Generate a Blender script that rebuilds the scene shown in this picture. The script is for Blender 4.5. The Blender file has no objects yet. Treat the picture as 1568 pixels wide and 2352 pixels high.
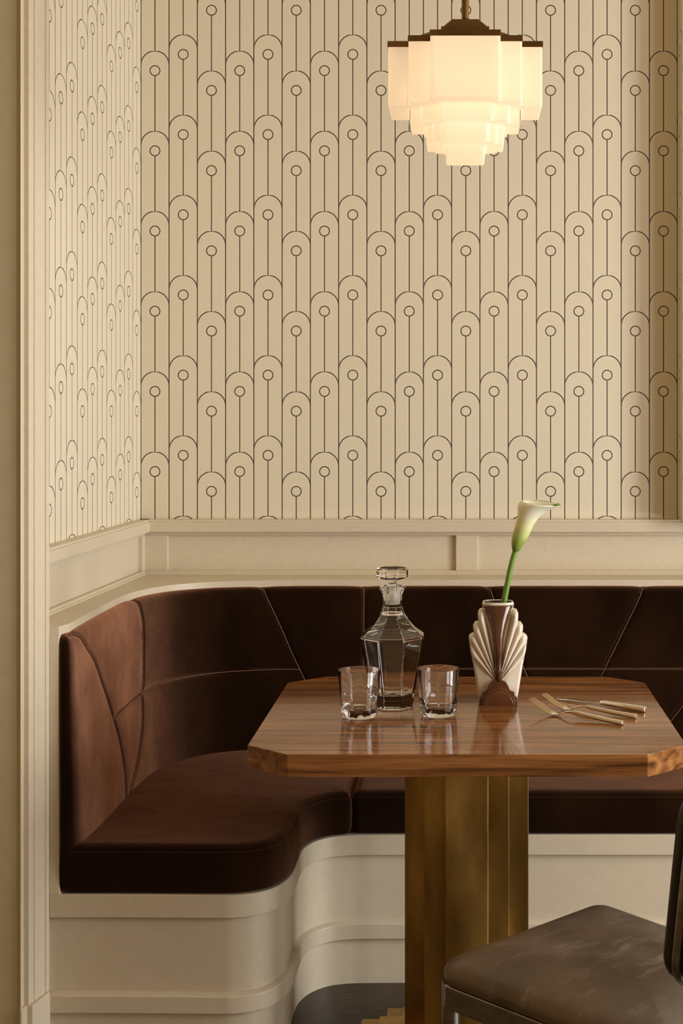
import bpy, bmesh, math, random
import numpy as np
from mathutils import Vector, Matrix
from mathutils.geometry import tessellate_polygon, delaunay_2d_cdt

sc = bpy.context.scene
COL = sc.collection
PI = math.pi

# ------------------------------------------------------------------ camera
cd = bpy.data.cameras.new('camera'); cam = bpy.data.objects.new('camera', cd); COL.objects.link(cam)
cam.location = (0, 0, 1.35); cam.rotation_euler = (PI/2, 0, 0)
cd.sensor_fit = 'AUTO'; cd.sensor_width = 36; cd.lens = 36*3250/2352
cd.shift_x = -(1062-784)/2352; cd.shift_y = -(1176-943)/2352*1.0
cd.clip_start = .05; cd.clip_end = 60
sc.camera = cam

# ------------------------------------------------------------------ light
w = bpy.data.worlds.new('world'); sc.world = w; w.use_nodes = True
bg = w.node_tree.nodes['Background']; bg.inputs[0].default_value = (1.0, .62, .27, 1); bg.inputs[1].default_value = .36

def area(name, loc, target, sx, sy, power, col):
    l = bpy.data.lights.new(name, 'AREA'); l.shape = 'RECTANGLE'; l.size = sx; l.size_y = sy; l.energy = power; l.color = col
    o = bpy.data.objects.new(name, l); COL.objects.link(o); o.location = loc
    o.rotation_euler = (Vector(target)-Vector(loc)).to_track_quat('-Z', 'Y').to_euler()
    return o
area('window_daylight', (3.02, .80, 1.34), (1.0, .80, 1.25), 1.0, 1.95, 62, (1.0, 1.0, 1.0))
area('window_daylight', (3.02, 2.15, 1.34), (1.0, 2.15, 1.25), 1.0, 1.95, 114, (1.0, 1.0, 1.0))  # second source, added to light the alcove more from the side
LAMP_W = .42
sc.view_settings.view_transform = 'Standard'; sc.view_settings.look = 'None'
sc.view_settings.exposure = 0.0; sc.view_settings.gamma = 1; sc.view_settings.use_curve_mapping = False

# ------------------------------------------------------------------ materials
def mat(name, col=(.5, .5, .5), rough=.5, metal=0, **kw):
    m = bpy.data.materials.new(name); m.use_nodes = True
    p = m.node_tree.nodes['Principled BSDF']
    p.inputs['Base Color'].default_value = (*col, 1); p.inputs['Roughness'].default_value = rough; p.inputs['Metallic'].default_value = metal
    for k, v in kw.items(): p.inputs[k.replace('_', ' ')].default_value = v
    return m
def nt(m): return m.node_tree.nodes, m.node_tree.links, m.node_tree.nodes['Principled BSDF']
def noise_col(m, c1, c2, scale, stretch=(1, 1, 1), lo=.35, hi=.65, detail=4, bump=0, rr=None, bdist=.002):
    N, L, p = nt(m)
    tc = N.new('ShaderNodeTexCoord'); mp = N.new('ShaderNodeMapping'); mp.inputs['Scale'].default_value = stretch
    no = N.new('ShaderNodeTexNoise'); no.inputs['Scale'].default_value = scale; no.inputs['Detail'].default_value = detail
    cr = N.new('ShaderNodeValToRGB'); cr.color_ramp.elements[0].position = lo; cr.color_ramp.elements[1].position = hi
    cr.color_ramp.elements[0].color = (*c1, 1); cr.color_ramp.elements[1].color = (*c2, 1)
    L.new(tc.outputs['Object'], mp.inputs[0]); L.new(mp.outputs[0], no.inputs['Vector']); L.new(no.outputs['Fac'], cr.inputs[0]); L.new(cr.outputs[0], p.inputs['Base Color'])
    if bump:
        b = N.new('ShaderNodeBump'); b.inputs['Strength'].default_value = bump; b.inputs['Distance'].default_value = bdist
        L.new(no.outputs['Fac'], b.inputs['Height']); L.new(b.outputs[0], p.inputs['Normal'])
    if rr:
        mr = N.new('ShaderNodeMapRange'); mr.inputs['To Min'].default_value = rr[0]; mr.inputs['To Max'].default_value = rr[1]
        mr.inputs['From Min'].default_value = .3; mr.inputs['From Max'].default_value = .7
        L.new(no.outputs['Fac'], mr.inputs['Value']); L.new(mr.outputs[0], p.inputs['Roughness'])
    return m

paint = mat('cream_paint', (.60, .51, .37), .42)
noise_col(paint, (.60, .52, .385), (.625, .545, .405), 60, bump=.06, bdist=.001)
wallp = mat('plain_wall_paint', (.60, .51, .37), .6)
noise_col(wallp, (.56, .50, .33), (.60, .535, .36), 25, bump=.08, bdist=.001)
ceilm = mat('ceiling_paint', (.66, .50, .30), .8)
floorm = noise_col(mat('dark_floor_wood', rough=.4), (.022, .011, .006), (.075, .042, .025), 14, (1, 9, 9), .3, .7, 8, .15)

velvet = mat('brown_velvet', (.05, .024, .016), .9)
N, L, p = nt(velvet)
p.inputs['Sheen Weight'].default_value = .25; p.inputs['Sheen Roughness'].default_value = .35; p.inputs['Sheen Tint'].default_value = (.80, .45, .30, 1)
p.inputs['Specular IOR Level'].default_value = .03
noise_col(velvet, (.0085, .0032, .0010), (.020, .0078, .0030), 7, (1, 1, .6), .3, .7, 5)
tc = N.new('ShaderNodeTexCoord'); n2 = N.new('ShaderNodeTexNoise'); n2.inputs['Scale'].default_value = 900; n2.inputs['Detail'].default_value = 2
n3 = N.new('ShaderNodeTexNoise'); n3.inputs['Scale'].default_value = 11; n3.inputs['Detail'].default_value = 3; n3.inputs['Distortion'].default_value = .3
L.new(tc.outputs['Object'], n3.inputs['Vector']); L.new(tc.outputs['Object'], n2.inputs['Vector'])
b1 = N.new('ShaderNodeBump'); b1.inputs['Distance'].default_value = .0006; b1.inputs['Strength'].default_value = .35
b2 = N.new('ShaderNodeBump'); b2.inputs['Distance'].default_value = .008; b2.inputs['Strength'].default_value = .30
L.new(n3.outputs['Fac'], b2.inputs['Height']); L.new(n2.outputs['Fac'], b1.inputs['Height']); L.new(b2.outputs[0], b1.inputs['Normal']); L.new(b1.outputs[0], p.inputs['Normal'])
# sheen painted into the base colour at grazing view, by nap
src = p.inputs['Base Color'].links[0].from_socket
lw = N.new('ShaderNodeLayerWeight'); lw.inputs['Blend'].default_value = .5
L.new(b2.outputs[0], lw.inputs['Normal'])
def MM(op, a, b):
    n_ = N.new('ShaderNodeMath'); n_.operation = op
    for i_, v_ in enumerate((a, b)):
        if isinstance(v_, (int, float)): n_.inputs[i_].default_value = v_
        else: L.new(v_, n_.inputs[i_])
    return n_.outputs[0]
grazing_sheen = MM('MULTIPLY', MM('POWER', lw.outputs['Facing'], 2.3), MM('ADD', MM('MULTIPLY', n3.outputs['Fac'], 1.2), .4))
mxv = N.new('ShaderNodeMix'); mxv.data_type = 'RGBA'; L.new(grazing_sheen, mxv.inputs[0]); L.new(src, mxv.inputs[6]); mxv.inputs[7].default_value = (.52, .245, .145, 1)
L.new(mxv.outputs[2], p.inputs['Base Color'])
velvet_dimmed = velvet.copy(); velvet_dimmed.name = 'brown_velvet_seat'  # weaker painted sheen, so the seat renders darker than the back
for n_ in velvet_dimmed.node_tree.nodes:
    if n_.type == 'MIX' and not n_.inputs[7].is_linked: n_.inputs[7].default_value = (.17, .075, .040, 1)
pipem = mat('piping_fabric', (.15, .065, .038), .5)

wood = mat('walnut', rough=.13, Coat_Weight=.18, Coat_Roughness=.02, Specular_IOR_Level=.25)
N, L, p = nt(wood)
tc = N.new('ShaderNodeTexCoord'); mp = N.new('ShaderNodeMapping'); mp.inputs['Scale'].default_value = (.9, 16, 16)
no = N.new('ShaderNodeTexNoise'); no.inputs['Scale'].default_value = 3.2; no.inputs['Detail'].default_value = 8; no.inputs['Distortion'].default_value = .5
mp2 = N.new('ShaderNodeMapping'); mp2.inputs['Scale'].default_value = (6, 260, 260); no2 = N.new('ShaderNodeTexNoise'); no2.inputs['Scale'].default_value = 2; no2.inputs['Detail'].default_value = 3
cr = N.new('ShaderNodeValToRGB'); e = cr.color_ramp.elements
e[0].position = .30; e[0].color = (.080, .030, .009, 1); e[1].position = .72; e[1].color = (.42, .185, .062, 1)
x = e.new(.5); x.color = (.25, .100, .031, 1)
mx = N.new('ShaderNodeMix'); mx.data_type = 'RGBA'; mx.blend_type = 'MULTIPLY'; mx.inputs[0].default_value = .45
cr2 = N.new('ShaderNodeValToRGB'); cr2.color_ramp.elements[0].position = .35; cr2.color_ramp.elements[0].color = (.45, .45, .45, 1); cr2.color_ramp.elements[1].position = .6
L.new(tc.outputs['Object'], mp.inputs[0]); L.new(mp.outputs[0], no.inputs['Vector']); L.new(tc.outputs['Object'], mp2.inputs[0]); L.new(mp2.outputs[0], no2.inputs['Vector'])
L.new(no.outputs['Fac'], cr.inputs[0]); L.new(no2.outputs['Fac'], cr2.inputs[0]); L.new(cr.outputs[0], mx.inputs[6]); L.new(cr2.outputs[0], mx.inputs[7]); L.new(mx.outputs[2], p.inputs['Base Color'])

brass = mat('aged_brass', rough=.33, metal=1)
noise_col(brass, (.24, .145, .035), (.70, .47, .15), 3.2, (3.0, 3.0, 1.1), .3, .72, 5, rr=(.24, .42))
brass_edge = mat('polished_brass_edge', (.75, .56, .28), .25, 1)
lampbrass = noise_col(mat('dark_brass', rough=.38, metal=1), (.15, .085, .032), (.24, .145, .06), 12)
steel = noise_col(mat('brushed_steel', rough=.28, metal=1), (.30, .28, .255), (.42, .39, .36), 20, (1, 1, 6))
silver = mat('cutlery_silver', (.92, .86, .75), .13, 1)
leather = mat('brown_leather', rough=.36)
noise_col(leather, (.105, .075, .052), (.17, .13, .098), 9, (1, 1, 1), .3, .75, 7, .25, (.30, .44), .003)
N, L, p = nt(leather)
src = p.inputs['Base Color'].links[0].from_socket
tc = N.new('ShaderNodeTexCoord'); mp = N.new('ShaderNodeMapping'); mp.inputs['Scale'].default_value = (2.2, 5, 3); mp.inputs['Rotation'].default_value = (0, 0, .7)
nz = N.new('ShaderNodeTexNoise'); nz.inputs['Scale'].default_value = 4; nz.inputs['Detail'].default_value = 9; nz.inputs['Roughness'].default_value = .75
mr = N.new('ShaderNodeMapRange'); mr.inputs['From Min'].default_value = .54; mr.inputs['From Max'].default_value = .80; mr.inputs['To Max'].default_value = .75
mxx = N.new('ShaderNodeMix'); mxx.data_type = 'RGBA'; mxx.inputs[7].default_value = (.42, .36, .30, 1)
L.new(tc.outputs['Object'], mp.inputs[0]); L.new(mp.outputs[0], nz.inputs['Vector']); L.new(nz.outputs['Fac'], mr.inputs['Value']); L.new(mr.outputs[0], mxx.inputs[0]); L.new(src, mxx.inputs[6]); L.new(mxx.outputs[2], p.inputs['Base Color'])
darkleather = noise_col(mat('dark_leather', rough=.33), (.020, .014, .010), (.038, .028, .021), 9, bump=.1)
glass = mat('clear_glass', (1, 1, 1), .0, Transmission_Weight=1.0, IOR=1.47)
frost = mat('ground_glass', (.95, .93, .88), .45, Transmission_Weight=.8, IOR=1.45)
cream = noise_col(mat('cream_glaze', rough=.22, Coat_Weight=.5), (.62, .54, .42), (.74, .67, .55), 9, lo=.3, hi=.6)
brown_glaze = noise_col(mat('brown_glaze', rough=.16, Coat_Weight=.8), (.060, .019, .007), (.135, .046, .018), 14)
green = noise_col(mat('stem_green', rough=.4, Subsurface_Weight=.1), (.09, .21, .025), (.14, .30, .04), 20, (1, 1, .2))
hole = mat('vase_inside', (.05, .02, .01), .5)

# spathe: white turning green toward its base (a real pigment gradient, along its own height attribute)
petal = mat('calla_spathe', (.85, .84, .62), .42, Subsurface_Weight=.15)
N, L, p = nt(petal)
at = N.new('ShaderNodeAttribute'); at.attribute_name = 'rise'
cr = N.new('ShaderNodeValToRGB'); e = cr.color_ramp.elements
e[0].position = 0; e[0].color = (.12, .24, .025, 1); e[1].position = .62; e[1].color = (.88, .85, .66, 1)
x = e.new(.20); x.color = (.36, .43, .07, 1); x = e.new(.42); x.color = (.76, .72, .34, 1); x = e.new(.93); x.color = (.86, .84, .64, 1); x = e.new(1.0); x.color = (.50, .56, .24, 1)
L.new(at.outputs['Fac'], cr.inputs[0]); L.new(cr.outputs[0], p.inputs['Base Color'])

# opal glass of the lit pendant
opal = bpy.data.materials.new('lit_opal_glass'); opal.use_nodes = True
N = opal.node_tree.nodes; L = opal.node_tree.links; N.clear()
out = N.new('ShaderNodeOutputMaterial'); tr = N.new('ShaderNodeBsdfTranslucent'); df = N.new('ShaderNodeBsdfDiffuse'); gl = N.new('ShaderNodeBsdfGlossy'); em = N.new('ShaderNodeEmission')
tr.inputs[0].default_value = (1, .80, .60, 1); df.inputs[0].default_value = (.62, .55, .47, 1); gl.inputs['Roughness'].default_value = .15
em.inputs[0].default_value = (1, .84, .60, 1); em.inputs[1].default_value = .335
m1 = N.new('ShaderNodeMixShader'); m1.inputs[0].default_value = .5; m2 = N.new('ShaderNodeMixShader'); m2.inputs[0].default_value = .05; ad = N.new('ShaderNodeAddShader')
L.new(tr.outputs[0], m1.inputs[1]); L.new(df.outputs[0], m1.inputs[2]); L.new(m1.outputs[0], m2.inputs[1]); L.new(gl.outputs[0], m2.inputs[2]); L.new(m2.outputs[0], ad.inputs[0]); L.new(em.outputs[0], ad.inputs[1]); L.new(ad.outputs[0], out.inputs[0])

# wallpaper: staggered arches with a ring and a stem line; UV.x counts columns, UV.y is height in column-pixels
wp = mat('arch_wallpaper', rough=.55)
N, L, p = nt(wp)
def M(op, a, b=None, c=None):
    n = N.new('ShaderNodeMath'); n.operation = op
    for i, v in enumerate((a, b, c)):
        if v is None: continue
        if isinstance(v, (int, float)): n.inputs[i].default_value = v
        else: L.new(v, n.inputs[i])
    return n.outputs[0]
uv = N.new('ShaderNodeUVMap'); uv.uv_map = 'paper'; sp = N.new('ShaderNodeSeparateXYZ'); L.new(uv.outputs[0], sp.inputs[0])
U, V = sp.outputs[0], sp.outputs[1]
CW, PER = 64.95, 184.2
col = M('FLOOR', U); fx = M('MULTIPLY', M('SUBTRACT', M('SUBTRACT', U, col), .5), CW)
ax = M('ABSOLUTE', fx)
ph = M('FLOORED_MODULO', col, 3.0)
# apex positions (V grows downward from the horizon up-count): per phase offset
is1 = M('COMPARE', ph, 1.0, .1); is2 = M('COMPARE', ph, 2.0, .1)
off = M('ADD', M('MULTIPLY', is1, -37.3), M('MULTIPLY', is2, 45.5))
yy = M('FLOORED_MODULO', M('SUBTRACT', M('SUBTRACT', V, 117.0), off), PER)
bound = M('ABSOLUTE', M('SUBTRACT', CW/2, ax))
def hyp(x, y): return M('SQRT', M('ADD', M('MULTIPLY', x, x), M('MULTIPLY', y, y)))
arc = M('ABSOLUTE', M('SUBTRACT', hyp(fx, M('SUBTRACT', yy, 32.3)), 32.3))
arc = M('ADD', arc, M('MULTIPLY', M('GREATER_THAN', yy, 32.3), 99))
ring = M('ABSOLUTE', M('SUBTRACT', hyp(fx, M('SUBTRACT', yy, 45.2)), 11.3))
stem = M('ADD', ax, M('MULTIPLY', M('MULTIPLY', M('GREATER_THAN', 56.5, yy), M('GREATER_THAN', yy, 0.0)), 99))
d = M('MINIMUM', M('MINIMUM', bound, arc), M('MINIMUM', ring, stem))
def step(dist, a, b):
    mr = N.new('ShaderNodeMapRange'); mr.interpolation_type = 'SMOOTHSTEP'; L.new(dist, mr.inputs['Value'])
    mr.inputs['From Min'].default_value = a; mr.inputs['From Max'].default_value = b; mr.inputs['To Min'].default_value = 1; mr.inputs['To Max'].default_value = 0
    return mr.outputs[0]
line = step(d, .9, 1.9); halo = M('SUBTRACT', step(d, 2.6, 4.6), line)
tc = N.new('ShaderNodeTexCoord'); nn = N.new('ShaderNodeTexNoise'); nn.inputs['Scale'].default_value = 350; nn.inputs['Detail'].default_value = 3
L.new(tc.outputs['Object'], nn.inputs['Vector'])
r0 = N.new('ShaderNodeValToRGB'); r0.color_ramp.elements[0].color = (.70, .63, .475, 1); r0.color_ramp.elements[1].color = (.745, .675, .515, 1); L.new(nn.outputs['Fac'], r0.inputs[0])
mA = N.new('ShaderNodeMix'); mA.data_type = 'RGBA'; L.new(M('MULTIPLY', halo, .35), mA.inputs[0]); L.new(r0.outputs[0], mA.inputs[6]); mA.inputs[7].default_value = (.85, .79, .64, 1)
mB = N.new('ShaderNodeMix'); mB.data_type = 'RGBA'; L.new(M('MULTIPLY', line, .92), mB.inputs[0]); L.new(mA.outputs[2], mB.inputs[6]); mB.inputs[7].default_value = (.060, .024, .004, 1)
L.new(mB.outputs[2], p.inputs['Base Color'])
bp = N.new('ShaderNodeBump'); bp.inputs['Distance'].default_value = .0012; bp.inputs['Strength'].default_value = .5
hh = M('ADD', M('MULTIPLY', line, -1.0), M('MULTIPLY', nn.outputs['Fac'], .12)); L.new(hh, bp.inputs['Height']); L.new(bp.outputs[0], p.inputs['Normal'])

# ------------------------------------------------------------------ helpers
def link(name, me, m, parent=None, smooth=False, kind=None, bevel=0, bseg=2, angle=40):
    o = bpy.data.objects.new(name, me); COL.objects.link(o)
    if m: me.materials.append(m)
    if parent: o.parent = parent
    if smooth:
        for f in me.polygons: f.use_smooth = True
    if bevel:
        b = o.modifiers.new('bevel', 'BEVEL'); b.width = bevel; b.segments = bseg; b.limit_method = 'ANGLE'; b.angle_limit = math.radians(35); b.harden_normals = False
    if smooth and angle:
        try:
            me.set_sharp_from_angle(angle=math.radians(angle))
        except Exception: pass
    if kind: o['kind'] = kind
    return o
def from_bm(bm):
    bmesh.ops.recalc_face_normals(bm, faces=bm.faces); me = bpy.data.meshes.new('m'); bm.to_mesh(me); bm.free(); return me
def thing(name, loc, label, cat, group=None, rz=0):
    o = bpy.data.objects.new(name, None); COL.objects.link(o); o.location = loc; o.rotation_euler = (0, 0, rz); o.empty_display_size = .05
    o['label'] = label; o['category'] = cat
    if group: o['group'] = group
    return o
def prism(bm, pts, z0, z1, axis='z'):
    """closed prism over a (possibly concave) outline"""
    n = len(pts)
    if axis == 'z': A = [bm.verts.new((x, y, z0)) for x, y in pts]; B = [bm.verts.new((x, y, z1)) for x, y in pts]
    else: A = [bm.verts.new((x, z0, y)) for x, y in pts]; B = [bm.verts.new((x, z1, y)) for x, y in pts]   # outline in xz, extruded along y
    for i in range(n): bm.faces.new((A[i], A[(i+1) % n], B[(i+1) % n], B[i]))
    if n > 8:
        for t in tessellate_polygon([[Vector((p_[0], p_[1], 0)) for p_ in pts]]):
            bm.faces.new([A[i] for i in t]); bm.faces.new([B[i] for i in t][::-1])
    else: bm.faces.new(A[::-1]); bm.faces.new(B)
def box(bm, x0, x1, y0, y1, z0, z1): prism(bm, [(x0, y0), (x1, y0), (x1, y1), (x0, y1)], z0, z1)
def quad_box(bm, a, b, n0, n1, z0, z1):
    """slab along the plan segment a-b, from offset n0 to n1 along its left normal"""
    a = Vector(a); b = Vector(b); d = (b-a).normalized(); n = Vector((-d.y, d.x))
    prism(bm, [tuple(a+n*n0), tuple(b+n*n0), tuple(b+n*n1), tuple(a+n*n1)], z0, z1)
def lathe(bm, prof, seg=48, rot=0, sq=None, c=(0, 0)):
    rings = []
    for r, z in prof:
        if r < 1e-6: rings.append([bm.verts.new((c[0], c[1], z))])
        else: rings.append([bm.verts.new((c[0]+r*math.cos(rot+2*PI*k/seg), c[1]+r*math.sin(rot+2*PI*k/seg), z)) for k in range(seg)])
    for a, b in zip(rings, rings[1:]):
        for k in range(seg):
            k2 = (k+1) % seg
            if len(a) == 1 and len(b) == 1: continue
            if len(a) == 1: bm.faces.new((a[0], b[k2], b[k]))
            elif len(b) == 1: bm.faces.new((a[k], a[k2], b[0]))
            else: bm.faces.new((a[k], a[k2], b[k2], b[k]))
def tube(bm, pts, r, seg=8, rads=None, cap=True, flat=None):
    pts = [Vector(q) for q in pts]; n = len(pts); rings = []; up = Vector((0, 0, 1)); prev = None
    for i, q in enumerate(pts):
        t = (pts[min(i+1, n-1)]-pts[max(i-1, 0)]).normalized()
        if prev is None:
            a = up.cross(t)
            if a.length < .1: a = Vector((1, 0, 0)).cross(t)
        else: a = prev - t*prev.dot(t)
        a.normalize(); prev = a; b = t.cross(a); rr = rads[i] if rads else r; fy = 1 if flat is None else flat
        rings.append([bm.verts.new(q+a*rr*math.cos(2*PI*k/seg)+b*rr*fy*math.sin(2*PI*k/seg)) for k in range(seg)])
    for a, b in zip(rings, rings[1:]):
        for k in range(seg): bm.faces.new((a[k], a[(k+1) % seg], b[(k+1) % seg], b[k]))
    if cap: bm.faces.new(rings[0][::-1]); bm.faces.new(rings[-1])
def catmull(P, n=12):
    P = np.array(P, float); d = np.sqrt(np.linalg.norm(np.diff(P, axis=0), axis=1)); t = np.concatenate([[0], np.cumsum(d)]); m = np.zeros_like(P); out = []
    for i in range(1, len(P)-1):
        m[i] = ((P[i]-P[i-1])/(t[i]-t[i-1])*(t[i+1]-t[i])+(P[i+1]-P[i])/(t[i+1]-t[i])*(t[i]-t[i-1]))/(t[i+1]-t[i-1])
    m[0] = (P[1]-P[0])/(t[1]-t[0]); m[-1] = (P[-1]-P[-2])/(t[-1]-t[-2])
    for i in range(len(P)-1):
        h = t[i+1]-t[i]
        for k in range(n):
            u = k/n; out.append((2*u**3-3*u*u+1)*P[i]+(u**3-2*u*u+u)*h*m[i]+(-2*u**3+3*u*u)*P[i+1]+(u**3-u*u)*h*m[i+1])
    out.append(P[-1]); return np.array(out)
def offset(pts, d):
    """offset an open plan polyline to its left by d"""
    P = [Vector(q) for q in pts]; out = []
    for i in range(len(P)):
        t = (P[min(i+1, len(P)-1)]-P[max(i-1, 0)]).normalized(); out.append(tuple(P[i]+Vector((-t.y, t.x))*d))
    return out
def wall_quad(name, a, b, z0, z1, u0, u1, m, thick):
    """papered wall: plan segment a->b with paper UVs, thickness behind (to the left of a->b)"""
    bm = bmesh.new(); uvl = bm.loops.layers.uv.new('paper'); a = Vector(a); b = Vector(b); d = (b-a).normalized(); n = Vector((-d.y, d.x))*thick
    pts = [a, b, b+n, a+n]; lo = [bm.verts.new((q.x, q.y, z0)) for q in pts]; hi = [bm.verts.new((q.x, q.y, z1)) for q in pts]
    for i in range(4): bm.faces.new((lo[i], lo[(i+1) % 4], hi[(i+1) % 4], hi[i]))
    bm.faces.new(lo[::-1]); bm.faces.new(hi)
    for f in bm.faces:
        for l in f.loops:
            q = Vector((l.vert.co.x, l.vert.co.y)); s = (q-a).dot(d)/(b-a).length
            l[uvl].uv = (u0+(u1-u0)*s, 943-(l.vert.co.z-1.35)*3250/3.95)
    return link(name, from_bm(bm), m, kind='structure')

# ------------------------------------------------------------------ room shell
YB = 3.95; XL = -.898; XR = .600; HC = 2.85
COLW = (XR-XL)/19.0
bm = bmesh.new(); box(bm, -2.2, 3.1, -1.6, 4.1, -.08, 0); link('floor', from_bm(bm), floorm, kind='structure')
bm = bmesh.new(); box(bm, -2.2, 3.1, -1.6, 4.1, HC, HC+.08); link('ceiling', from_bm(bm), ceilm, kind='structure')
wall_quad('wall_back', (XL, YB), (XR, YB), 0, HC, 0, 19, wp, .12)
WL0 = (XL-.0486*(YB-3.197), 3.197)
WL1 = (XL-.0486*(YB-3.07), 3.07)
wall_quad('wall_left', WL1, (XL, YB), 0, HC, -(YB-3.07)/COLW, 0, wp, .12)
wall_quad('wall_right_return', (XR, YB), (XR, 3.858), 1.048, HC, 19, 19+.092/COLW, wp, .12)
wall_quad('wall_back_right', (XR+.004, 3.8562), (3.0, 3.856), 1.048, HC, 21, 21+2.4/COLW, wp, .10)
bm = bmesh.new(); box(bm, XR, 3.0, YB, YB+.12, 0, 1.06); link('wall_back_lower', from_bm(bm), paint, kind='structure')
# front wall beside the alcove, facing the camera
bm = bmesh.new(); prism(bm, [(-2.2, 2.817), (-.8785, 2.817), (-.883, 2.85), (-.960, 3.02), (-1.08, 3.06), (-1.08, 4.08), (-2.2, 4.08)], 0, HC); link('wall_left_front', from_bm(bm), wallp, kind='structure')
# right wall with its window opening and an added second one
WZ0, WZ1 = .36, 2.32
WINS = [(.28, 1.32), (1.63, 2.67)]  # second opening is added, made to go with the extra side light
bm = bmesh.new(); ys = [-1.6]+[y for w_ in WINS for y in w_]+[4.1]
for k in range(0, len(ys), 2): box(bm, 3.0, 3.1, ys[k], ys[k+1], 0, HC)
for a, b in WINS: box(bm, 3.0, 3.1, a, b, 0, WZ0); box(bm, 3.0, 3.1, a, b, WZ1, HC)
link('wall_right', from_bm(bm), wallp, kind='structure')
fw = .05
for k, (WY0, WY1) in enumerate(WINS):
    bm = bmesh.new()
    box(bm, 2.94, 2.998, WY0-fw, WY0+.02, WZ0-fw, WZ1+fw); box(bm, 2.94, 2.998, WY1-.02, WY1+fw, WZ0-fw, WZ1+fw)
    box(bm, 2.94, 2.998, WY0+.02, WY1-.02, WZ0-fw, WZ0+.02); box(bm, 2.94, 2.998, WY0+.02, WY1-.02, WZ1-.02, WZ1+fw)
    box(bm, 2.95, 2.98, (WY0+WY1)/2-.018, (WY0+WY1)/2+.018, WZ0+.02, WZ1-.02); box(bm, 2.951, 2.979, WY0+.02, WY1-.02, 1.75, 1.786)
    link('window_%d' % (k+1), from_bm(bm), paint, kind='structure', bevel=.003)

# wainscot on the back wall: frame, recessed panels, top rail
def wainscot(name, a, b, panels, ends=(0, 0)):
    """slabs along a->b; room side is to the right of a->b"""
    a = Vector(a); b = Vector(b); Lw = (b-a).length; d = (b-a)/Lw
    at = lambda s: tuple(a+d*s)
    bm = bmesh.new()
    zb, z0, z1, zr0, zr1 = .80, .905, 1.003, 1.0135, 1.0475
    e0, e1 = ends
    quad_box(bm, at(0), at(Lw), -.0035, -.0005, zb, zr1-.002)                    # recessed field
    cuts = [0]+[c for pr in panels for c in pr]+[Lw]
    for i in range(0, len(cuts), 2):
        quad_box(bm, at(cuts[i]), at(cuts[i+1]), -.016, -.003, z0, z1)         # stiles
    quad_box(bm, at(0), at(Lw), -.016, -.004, zb, z0); quad_box(bm, at(0), at(Lw), -.016, -.004, z1, zr0+.001)
    quad_box(bm, at(0), at(Lw), -.020, -.004, zb, .899)                          # base bead on the ledge
    quad_box(bm, at(0), at(Lw), -.0215, -.004, zr0-.0045, zr0+.001)
    quad_box(bm, at(0), at(Lw), -.035, -.0005, zr0, zr1-.006); quad_box(bm, at(0), at(Lw), -.030, -.0005, zr1-.007, zr1)
    return link(name, from_bm(bm), paint, kind='structure', bevel=.0016)
wainscot('trim_1', (XL+.0005, YB), (2.99, YB), [(-.820-XL, -.0193-XL), (.0424-XL, .845-XL), (.905-XL, 1.70-XL)])
LLEN = (Vector((XL, YB))-Vector(WL1)).length
wainscot('trim_2', WL1, (XL, YB-.0005), [(.02, LLEN-.037)])

# fluted casing at the left of the alcove
def casing():
    A = Vector((-.8704, 2.840)); B = Vector((-.8508, 2.914)); n = Vector((-1, .2))
    prof = []
    def P(t, dpt=0): q = A.lerp(B, t)+n*dpt; prof.append((q.x, q.y))
    for t, dd in [(0, 0), (.235, 0), (.25, .003), (.275, .003), (.29, 0), (.31, 0), (.78, 0), (.80, .003), (.83, .003), (.845, 0), (1, 0)]: P(t, dd)
    back = [(-.8725, 2.987), (-.9345, 3.197), (-.98, 3.197), (-.98, 2.83), (-.8790, 2.83), (-.8790, 2.812), (-.8775, 2.812), (-.8763, 2.816), (-.8775, 2.821), (-.8800, 2.825), (-.8805, 2.830), (-.8805, 2.840)]
    return prof+back
bm = bmesh.new(); prism(bm, casing(), .157, HC-.001)
link('trim_3', from_bm(bm), paint, kind='structure', bevel=.0008)
bm = bmesh.new()
A = [(-.8610, 2.836), (-.8465, 2.906), (-.8520, 2.918), (-.8735, 2.990), (-.9355, 3.196), (-.98, 3.196), (-.98, 2.83), (-.8800, 2.83), (-.8800, 2.809), (-.874, 2.809), (-.874, 2.836)]
lo = [bm.verts.new((x, y, 0)) for x, y in A]; hi = [bm.verts.new((x, y, .157)) for x, y in A]
n = len(A)
for i in range(n): bm.faces.new((lo[i], lo[(i+1) % n], hi[(i+1) % n], hi[i]))
bm.faces.new(lo[::-1]); bm.faces.new(hi)
link('trim_4', from_bm(bm), paint, kind='structure', bevel=.002)

# ------------------------------------------------------------------ banquette
bq = thing('banquette', (0, 3.4, 0), 'curved built-in corner banquette in dark brown velvet on a cream painted base', 'banquette seat')
bq_inv = Matrix.Translation((0, -3.4, 0))
def bpart(name, me, m, smooth=False, bevel=0, parent=None, angle=40):
    if parent is None: me.transform(bq_inv)
    else: me.transform(bq_inv)
    return link(name, me, m, parent or bq, smooth=smooth, bevel=bevel, angle=angle)

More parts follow.
